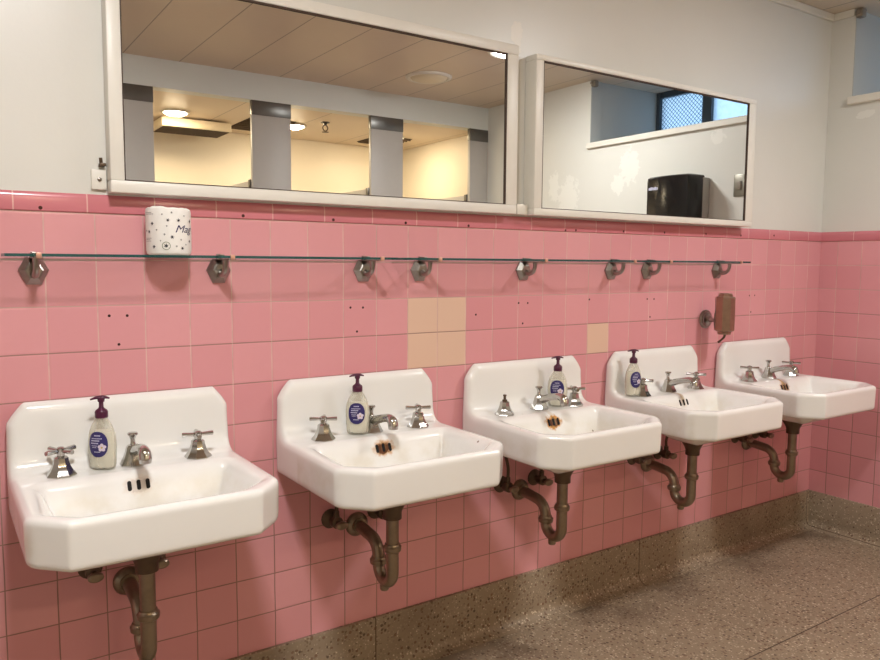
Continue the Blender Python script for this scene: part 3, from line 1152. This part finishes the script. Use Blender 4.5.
def trap(root):
    Yt, Yu, Zb = -0.222, -0.142, 0.420
    t_bm = new()
    lathe(t_bm, [(0.0, 0.668), (0.048, 0.668), (0.050, 0.655), (0.046, 0.635), (0.032, 0.612), (0.027, 0.600), (0.027, 0.580), (0.0, 0.578)], 24, Matrix.Translation((0, Yt, 0)))
    drain = obj('drain_flange', t_bm, M['pipe_dark'], root)
    bm = new()
    pts = [(0, Yt, 0.63), (0, Yt, 0.55), (0, Yt, 0.50), (0, Yt, 0.46), (0, Yt, Zb)]
    c = (Yt + Yu) / 2
    R = (Yu - Yt) / 2
    for i in range(1, 16):
        a = PI + PI * i / 16
        pts.append((0, c + R * math.cos(a), Zb + R * math.sin(a)))
    pts += [(0, Yu, Zb), (0, Yu, 0.435)]
    for i in range(1, 10):
        a = (PI / 2.35) * i / 9
        r = 0.052
        pts.append((0, Yu + r - r * math.cos(a), 0.437 + r * math.sin(a)))
    pts += [(0, -0.05, 0.494), (0, -0.003, 0.497)]
    tube(bm, pts, 0.0185, 20)
    lathe(bm, [(0.0, -0.016), (0.012, -0.016), (0.014, -0.012), (0.014, 0.004), (0.0, 0.004)], 12, Matrix.Translation((0, c + 0.006, Zb - R - 0.014)))
    pipe = obj('drain_trap', bm, M['pipe'], root)
    for y, z in ((Yt, 0.494), (Yu, 0.430)):
        bm = new()
        lathe(bm, [(0.0, -0.012), (0.022, -0.012), (0.0255, -0.009), (0.0265, -0.002), (0.0265, 0.003), (0.023, 0.006), (0.021, 0.012), (0.0, 0.012)], 24, Matrix.Translation((0, y, z)))
        obj('slip_nut', bm, M['pipe'], pipe)
    bm = new()
    lathe(bm, [(0.0, 0.0), (0.038, 0.0005), (0.038, 0.004), (0.033, 0.012), (0.024, 0.017), (0.024, 0.024), (0, 0.024)], 24, Matrix.Translation((0, 0, 0.497)) @ RY)
    obj('wall_flange', bm, M['pipe'], pipe)
    for sx in (-0.090, 0.068):
        bm = new()
        lathe(bm, [(0.0, 0.0), (0.030, 0.0005), (0.030, 0.004), (0.022, 0.012), (0.012, 0.016), (0.012, 0.030), (0.018, 0.032), (0.018, 0.052), (0.010, 0.056), (0.009, 0.075), (0, 0.075)], 20, Matrix.Translation((sx, 0, 0.532)) @ RY)
        lathe(bm, [(0.0, 0.010), (0.009, 0.010), (0.009, 0.034), (0, 0.034)], 14, Matrix.Translation((sx, -0.042, 0.532)))
        valve = obj('stop_valve', bm, M['pipe_dark'], root)
        bm = new()
        lathe(bm, [(0.0, 0.070), (0.011, 0.070), (0.015, 0.074), (0.015, 0.084), (0.011, 0.087), (0, 0.087)], 16, Matrix.Translation((sx, 0, 0.532)) @ RY, sx=1.25, sy=0.8)
        obj('valve_handle', bm, M['pipe'], valve)
        bm = new()
        e = -0.155 if sx < 0 else 0.155
        tube(bm, catmull([(sx, -0.042, 0.556), (sx, -0.043, 0.60), (sx + (e - sx) * 0.35, -0.055, 0.655), (e, -0.095, 0.715), (e, -0.105, 0.772)], 8), 0.0055, 10)
        obj('supply_tube', bm, M['pipe_dark'], root)


def overflow(root, mat):
    for q in (-1, 0, 1):
        hit = TREE.ray_cast(Vector((q * 0.021 - 0.003, -0.30, 0.777)), Vector((0, 1, 0)))
        P, N = hit[0], hit[1]
        if N.y > 0:
            N = -N
        bm = new()
        side = Vector((1, 0, 0))
        upv = N.cross(side).normalized()
        if upv.z < 0:
            upv = -upv
        out = []
        for i in range(16):
            a = 2 * PI * i / 16
            out.append((0.0048 * math.cos(a), 0.0075 * (1 if math.sin(a) > 0 else -1) + 0.0048 * math.sin(a)))
        r0 = [bm.verts.new(P + side * x + upv * z - N * 0.006) for x, z in out]
        r1 = [bm.verts.new(P + side * x + upv * z + N * 0.0007) for x, z in out]
        for i in range(16):
            j = (i + 1) % 16
            bm.faces.new((r0[i], r0[j], r1[j], r1[i]))
        bm.faces.new(r1)
        bm.faces.new(list(reversed(r0)))
        obj('overflow_slot', bm, mat, root, smooth=False)


SINKS = [
    (0.169, 'nearest white washbasin with the corner of its deck at the left edge of the row', (0.9, 0.12), 'both', 0.35, 0.0, 0.05),
    (0.842, 'second white washbasin from the left, below the four tan tiles', (-0.50, -0.46), 'both', 1.1, 0.15, 0.08),
    (1.506, 'middle white washbasin with a missing left tap cross and heavy rust at its overflow', (0, -0.45), 'stub', 1.7, 0.3, 0.30),
    (2.189, 'fourth white washbasin, with a soap bottle behind its left tap, below the single tan tile', (0.72, 0.62), 'both', 0.0, 0.6, 0.0),
    (2.875, 'farthest white washbasin, nearest the corner, without any soap bottle', (0.60, 0.5), 'both', 0.9, 0.9, 0.0),
]
SINKS[0] = (0.166, 'nearest and largest-looking white washbasin, at the left end of the row', (0.55, -0.16), 'both', 0.25, 0.0, 0.04)
first = None
for i, (x, lb, rots, kind, rust, streak, spots) in enumerate(SINKS):
    if first is None:
        root = thing('washbasin', lb, 'sink', (x, 0, 0), 'white wall-hung washbasins')
        o = bpy.data.objects.new('basin', SINK_ME)
        COL.objects.link(o)
        o.parent = root
        SINK_ME.materials.append(None)
        for sx in (-0.160, 0.160):
            z = deck(sx, -0.105)
            h = obj('tap', tap_skirt_bm(), M['chrome'], root, angle=0.35)
            h.location = (sx, -0.105, z - 0.001)
            c = obj('cross_handle', cross_bm(), M['chrome'], h)
        f = obj('faucet', spout_bm(), M['chrome'], root, angle=0.45)
        f.location = (0.004, -0.094, deck(0, -0.094) - 0.001)
        obj('lift_knob', knob_bm(), M['chrome'], f)
        overflow(root, M['black'])
        trap(root)
        first = root
    else:
        root = copy_tree(first)
        root.location.x = x
        root['label'] = lb
    taps = sorted([c for c in root.children if c.name.startswith('tap')], key=lambda c: c.location.x)
    for tp, r in zip(taps, rots):
        tp.children[0].rotation_euler.z = r
    bas = [c for c in root.children if c.name.startswith('basin')][0]
    bas.material_slots[0].link = 'OBJECT'
    bas.material_slots[0].material = porcelain('white_porcelain', rust, streak, spots, i + 1)
    if i == 0:
        LOW = [c for c in root.children if c.name.startswith('drain_trap')][0]
    if i == 2:
        ch = taps[0].children[0]
        bpy.data.objects.remove(ch)
        st = obj('bare_stem', stem_bm(), M['pipe_dark'], taps[0])

LOW.location.z = -0.022      # the nearest trap hangs a little lower

# ------------------------------------------------------------------ pump bottles
BOTTLE = [(0.0, 0.0015), (0.024, 0.0), (0.0280, 0.003), (0.0296, 0.010), (0.0302, 0.024), (0.0308, 0.040), (0.0315, 0.055), (0.0314, 0.068), (0.0302, 0.081), (0.0276, 0.093), (0.0236, 0.104), (0.0184, 0.114), (0.0140, 0.121), (0.012, 0.126), (0.0, 0.127)]
BOTTLE = [(r * 1.11, z) for r, z in BOTTLE]
SQ = 0.60
def prof_r(z, inset=0.0):
    for (r0, z0), (r1, z1) in zip(BOTTLE[1:], BOTTLE[2:]):
        if z0 <= z <= z1:
            return r0 + (r1 - r0) * (z - z0) / max(1e-6, z1 - z0) - inset
    return 0.03


def bottle():
    t = thing('soap_bottle', 'x', 'soap bottle', (0, 0, 0), 'pump bottles of white soap on the sinks')
    bm = new()
    lathe(bm, BOTTLE, 40, sy=SQ)
    obj('bottle', bm, M['clear'], t)
    bm = new()
    lathe(bm, [(0.0, 0.003), (0.0255, 0.004), (0.0280, 0.010), (0.0287, 0.024), (0.0293, 0.040), (0.0300, 0.055), (0.0299, 0.068), (0.0287, 0.081), (0.0262, 0.092), (0.0, 0.0925)], 40, sx=1.11, sy=1.11 * SQ * 0.97)
    obj('soap', bm, M['lotion'], t)

    def on(x, z, lift):       # front of the bottle, facing -y
        r = prof_r(z)
        x = max(-r * 0.98, min(r * 0.98, x))
        return Vector((x, -SQ * math.sqrt(max(0, r * r - x * x)) - lift, z))

    def patch(bm, cx, cz, rx, rz, lift, n=30, rings=5, expo=2.0):
        prev = None
        c = bm.verts.new(on(cx, cz, lift))
        for q in range(1, rings + 1):
            s = q / rings
            cur = []
            for i in range(n):
                a = 2 * PI * i / n
                ca, sa = math.cos(a), math.sin(a)
                cur.append(bm.verts.new(on(cx + rx * s * math.copysign(abs(ca) ** (2 / expo), ca), cz + rz * s * math.copysign(abs(sa) ** (2 / expo), sa), lift)))
            for i in range(n):
                j = (i + 1) % n
                if prev is None:
                    bm.faces.new((c, cur[i], cur[j]))
                else:
                    bm.faces.new((prev[i], cur[i], cur[j], prev[j]))
            prev = cur

    bm = new()
    patch(bm, 0, 0.062, 0.0240, 0.031, 0.0007, expo=2.3)
    lab = obj('label', bm, M['label'], t)
    bm = new()
    for z, x0, x1, th in ((0.0835, -0.008, 0.008, .0013), (0.0765, -0.015, 0.012, .0010), (0.0712, -0.016, 0.006, .0014), (0.0650, -0.017, 0.003, .0014), (0.0588, -0.015, 0.000, .0008), (0.0548, -0.014, -0.002, .0008), (0.0440, -0.009, 0.007, .0010)):
        n = max(3, int((x1 - x0) / 0.0028))
        for i in range(n):
            a, c = x0 + (x1 - x0) * i / n, x0 + (x1 - x0) * (i + 0.78) / n
            bm.faces.new([bm.verts.new(on(xx, zz_, 0.0012)) for xx, zz_ in ((a, z - th), (c, z - th), (c, z + th), (a, z + th))])
    obj('label_print', bm, M['print_white'], lab, smooth=False)
    bm = new()
    for i in range(5):
        a = 2 * PI * i / 5 + 0.3
        patch(bm, 0.011 + 0.006 * math.cos(a), 0.055 + 0.006 * math.sin(a), 0.0042, 0.0042, 0.0013 + 0.0001 * i, 12, 2)
    obj('flower', bm, M['petal'], lab)
    bm = new()
    patch(bm, 0.011, 0.055, 0.0022, 0.0022, 0.002, 10, 2)
    obj('flower_eye', bm, M['yellow'], lab)
    bm = new()
    lathe(bm, [(0.0, 0.1245), (0.0145, 0.1245), (0.0150, 0.127), (0.0150, 0.139), (0.013, 0.143), (0.0075, 0.147), (0.0055, 0.150), (0.0052, 0.168), (0.0, 0.168)], 24)
    pump = obj('pump_collar', bm, M['purple'], t)
    bm = new()
    tube(bm, catmull([(0.019, 0, 0.1705), (0.006, 0, 0.1740), (-0.009, 0, 0.1735), (-0.024, 0, 0.1695)], 6), [0.0030, 0.0068, 0.0064, 0.0032], 14, flat=0.62, up=Vector((0, 1, 0)))
    lathe(bm, [(0.0, 0.163), (0.0075, 0.163), (0.0085, 0.170), (0.0065, 0.176), (0.0, 0.177)], 18)
    obj('pump_head', bm, M['purple'], pump)
    return t


bt = bottle()
CX, CY = -0.23, -2.045
BOT = [(0.169 - 0.070, -0.096, -32, 0.0, 'purple-topped soap bottle on the nearest sink, its dark label turned to the left'),
       (0.831 - 0.034, -0.095, -9, 0.2, 'purple-topped soap bottle with its violet label facing front, on the second sink'),
       (1.514 + 0.082, -0.092, -4, 0.3, 'purple-topped soap bottle partly behind the spout of the middle sink'),
       (2.189 - 0.200, -0.090, 38, 0.3, 'purple-topped soap bottle behind the left tap of the fourth sink')]
for i, (x, y, turn, hd, lb) in enumerate(BOT):
    o = bt if i == 0 else copy_tree(bt)
    view = math.atan2(CY - y, CX - x) + PI / 2      # rz that faces the camera
    o.location = (x, y, 0)
    sx = min(SINKS, key=lambda s: abs(s[0] - x))[0]
    o.location.z = max(deck(x - sx, y), deck(x - sx, y + 0.019)) + 0.0003
    o.rotation_euler.z = view + math.radians(turn)
    o['label'] = lb
    pc = [c for c in o.children if c.name.startswith('pump_collar')][0]
    pc.rotation_euler.z = hd - math.radians(turn)

# ------------------------------------------------------------------ right wall, seen in the mirror
dy = rl(0.80, -0.054)
t = thing('paper_towel_dispenser', 'glossy black paper towel dispenser on the right wall, reflected in the mirror', 'dispenser', (XC, dy - 0.01, 1.44))
bm = new()
rings = []
for z, s in ((0, 0.96), (0.012, 1.0), (0.345, 1.0), (0.366, 0.985), (0.374, 0.93)):
    ring_ = []
    for yy, xx in ((-0.152, -0.045), (-0.152, -0.16), (-0.14, -0.178), (-0.07, -0.19), (0.0, -0.194), (0.07, -0.19), (0.14, -0.178), (0.152, -0.16), (0.152, -0.045)):
        ring_.append(bm.verts.new((xx * (s if z > 0.35 else 1), yy * s, z)))
    rings.append(ring_)
for a, c in zip(rings, rings[1:]):
    for i in range(9):
        j = (i + 1) % 9
        bm.faces.new((a[i], a[j], c[j], c[i]))
bm.faces.new(rings[0])
bm.faces.new(rings[-1])
obj('cover', bm, M['black_gloss'], t)
bm = new()
box2(bm, (-0.060, -0.156, 0.004), (-0.0005, 0.156, 0.36), 0.006)
obj('back_housing', bm, M['grey_plastic'], t)
bm = new()
for i, w in enumerate((.011, .008, .010, .010, .008)):
    y0 = -0.118 + i * 0.014
    box2(bm, (-0.1915, y0, 0.298), (-0.176, y0 + w, 0.312 + 0.003 * (i % 2)))
obj('emblem', bm, M['print_white'], t)
bm = new()
lathe(bm, [(0.006, 0), (0.006, 0.012), (0.004, 0.014), (0, 0.014)], 12, Matrix.Translation((-0.188, 0.0, 0.25)) @ Matrix.Rotation(-PI / 2, 4, 'Y'))
obj('lock', bm, M['plate'], t)

t = thing('switch_plate', 'grey metal switch plate on the right wall, at the edge of the mirror reflection', 'switch', (XC, rl(0.462, -0.054), 1.742))
bm = new()
box2(bm, (-0.007, -0.038, -0.059), (-0.0005, 0.038, 0.059), 0.003)
obj('plate', bm, M['plate'], t)
bm = new()
box2(bm, (-0.016, -0.011, -0.022), (-0.006, 0.011, 0.022), 0.003)
obj('toggle', bm, M['device'], t)

# ------------------------------------------------------------------ the stalls behind
PITCH = 0.866
pil = None
PN = [
      (0.650, 0.911, 'grey stall pilaster at the left edge of the long mirror reflection'),
      (1.518, 1.783, 'grey stall pilaster reflected in the long mirror between the two glowing ceiling lights'),
      (2.384, 2.647, 'grey stall pilaster reflected in the long mirror right of the sprinkler'),
      (3.250, 3.420, 'narrow grey stall pilaster against the right wall in the long mirror reflection')]
for x0, x1, lb in PN:
    t = thing('stall_pilaster', lb, 'stall pilaster', ((x0 + x1) / 2, YS - 0.016, 0), 'grey stall pilasters')
    hw = (x1 - x0) / 2
    bm = new()
    box2(bm, (-hw, -0.016, 0.0), (hw, 0.014, ZS), 0.002)
    obj('panel', bm, M['laminate'], t)
    bm = new()
    box2(bm, (-hw - 0.002, -0.018, ZS - 0.092), (hw + 0.002, 0.0175, ZS - 0.0005), 0.002)
    obj('steel_band', bm, M['shoe'], t)
for x, lb in ((0.662, 'thin stall partition under the left end of the long mirror reflection'), (1.530, 'thin stall partition behind the middle reflected pilaster'), (2.396, 'thin stall partition behind the pilaster right of the sprinkler'), (3.262, 'thin stall partition beside the right wall pilaster')):
    t = thing('stall_partition', lb, 'stall partition', (x, YS - 0.034, 0.3), 'stall partitions')
    bm = new()
    box2(bm, (-0.0125, YB - YS + 0.036, 0.0), (0.0125, 0, 1.538), 0.003)
    obj('panel', bm, M['laminate'], t)
    bm = new()
    box2(bm, (-0.022, -0.03, 1.47), (0.022, 0.001, 1.545), 0.004)
    obj('bracket', bm, M['shoe'], t)

# ------------------------------------------------------------------ lights and ceiling fittings


def ceil_light(x, y, z, r, label, mat, group, name='ceiling_light', cat='light'):
    t = thing(name, label, cat, (x, y, z), group)
    bm = new()
    n = 40
    prof = [(r * 0.86, -0.0005), (r * 1.12, -0.0005), (r * 1.12, -0.006), (r * 1.02, -0.014), (r * 0.92, -0.012), (r * 0.88, -0.004)]
    rings = [[bm.verts.new((a * math.cos(2 * PI * i / n), a * math.sin(2 * PI * i / n), h)) for i in range(n)] for a, h in prof]
    for a, c in zip(rings, rings[1:] + rings[:1]):
        for i in range(n):
            j = (i + 1) % n
            bm.faces.new((a[i], a[j], c[j], c[i]))
    obj('trim_ring', bm, M['white_wood'], t)
    bm = new()
    lathe(bm, [(0.0, -0.030), (r * 0.35, -0.029), (r * 0.65, -0.024), (r * 0.85, -0.014), (r * 0.91, -0.004), (0, -0.002)], 40)
    obj('lens', bm, mat, t)
    return t


ceil_light(0.02, -1.42, ZC, 0.15, 'lit round ceiling light above the nearest sink', M['lamp'], None)
ceil_light(2.570, -1.425, ZC, 0.15, 'lit round ceiling light glinting in the top right corner of the long mirror', M['lamp_weak'], None)
ceil_light(2.50, rl(2.14), ZC, 0.135, 'unlit round cream ceiling light reflected in the long mirror', M['lens_off'], None)
for x, lb in ((0.352, 'warm recessed stall light leftmost in the stalls'), (1.222, 'warm glowing stall light reflected above the tan ceiling box'), (2.098, 'warm glowing stall light reflected right of the middle pilaster'), (2.97, 'warm stall light over the stall by the right wall')):
    ceil_light(x, rl(3.385), ZS, 0.085, lb, M['stall_lamp'], 'stall ceiling lights')

t = thing('ceiling_fan_box', 'tan metal box fan hung under the stall ceiling, reflected in the long mirror', 'fan', (1.42, rl(3.70), ZS))
bm = new()
box2(bm, (-0.25, -0.16, -0.075), (0.25, 0.16, -0.012), 0.006)
obj('housing', bm, M['box_tan'], t)
bm = new()
box2(bm, (-0.235, -0.145, -0.079), (0.235, 0.145, -0.0745))
obj('grille', bm, M['dark_brown'], t)
bm = new()
for xx in (-0.18, -0.02, 0.15):
    box2(bm, (xx - 0.02, -0.02, -0.013), (xx + 0.02, 0.02, -0.0005))
obj('mount', bm, M['dark_brown'], t)

for x0, x1, y0, y1, lb in ((1.72, 2.06, 3.25, 3.78, 'dark ceiling opening beside the tan fan box in the reflected stalls'), (2.84, 3.16, 3.40, 3.78, 'dark ceiling opening behind the pilaster right of the sprinkler')):
    t = thing('ceiling_vent', lb, 'vent', ((x0 + x1) / 2, rl((y0 + y1) / 2), ZS))
    hx, hy = (x1 - x0) / 2, (y1 - y0) / 2
    bm = new()
    box2(bm, (-hx, -hy, -0.004), (hx, hy, -0.0005))
    obj('opening', bm, M['dark_brown'], t, smooth=False)
    bm = new()
    for i in range(7):
        yy = -hy + (i + 0.5) * 2 * hy / 7
        box(bm, (0, yy, -0.009), (2 * hx, 0.012, 0.006), rot=Matrix.Rotation(0.5, 3, 'X'))
    obj('louvre', bm, M['pipe_dark'], t, smooth=False)

t = thing('fire_sprinkler', 'small fire sprinkler head under the stall ceiling in the long mirror', 'sprinkler', (2.24, rl(3.14), ZS))
bm = new()
lathe(bm, [(0.0, -0.0005), (0.034, -0.0005), (0.033, -0.006), (0.014, -0.012), (0.012, -0.024), (0, -0.024)], 20)
obj('escutcheon', bm, M['shoe'], t)
bm = new()
for s in (-1, 1):
    tube(bm, catmull([(s * 0.008, 0, -0.022), (s * 0.020, 0, -0.036), (s * 0.016, 0, -0.054), (s * 0.003, 0, -0.064)]), 0.0042, 8)
lathe(bm, [(0, -0.062), (0.006, -0.062), (0.006, -0.068), (0.026, -0.070), (0.026, -0.073), (0, -0.073)], 18)
obj('deflector', bm, M['pipe_dark'], t)

# ------------------------------------------------------------------ daylight
wd = bpy.data.worlds.new('World')
SC.world = wd
wd.use_nodes = True
bg = wd.node_tree.nodes['Background']
bg.inputs[0].default_value = (0.62, 0.80, 1.0, 1)
bg.inputs[1].default_value = 3.2

# ------------------------------------------------------------------ camera
yaw, pit, rol, F = 0.5947545, -0.0885733, 0.0066201, 752.206
R0 = Vector((math.cos(yaw), -math.sin(yaw), 0))
F0 = Vector((math.sin(yaw) * math.cos(pit), math.cos(yaw) * math.cos(pit), math.sin(pit)))
U0 = Vector((-math.sin(yaw) * math.sin(pit), -math.cos(yaw) * math.sin(pit), math.cos(pit)))
c, s = math.cos(rol), math.sin(rol)
Xa, Ya = R0 * c + U0 * s, U0 * c - R0 * s
cam_d = bpy.data.cameras.new('Camera')
cam_d.sensor_fit = 'HORIZONTAL'
cam_d.sensor_width = 36.0
cam_d.lens = F / 880 * 36.0
cam_d.clip_start = 0.02
cam = bpy.data.objects.new('Camera', cam_d)
COL.objects.link(cam)
mw = Matrix(((Xa.x, Ya.x, -F0.x, -2.0109 * T), (Xa.y, Ya.y, -F0.y, -17.88759 * T), (Xa.z, Ya.z, -F0.z, ZT - 1.01898 * T), (0, 0, 0, 1)))
cam.matrix_world = mw
SC.camera = cam

vs = SC.view_settings
vs.view_transform = 'Standard'
vs.look = 'None'
vs.exposure = 0.0
vs.gamma = 1.0
vs.use_curve_mapping = False
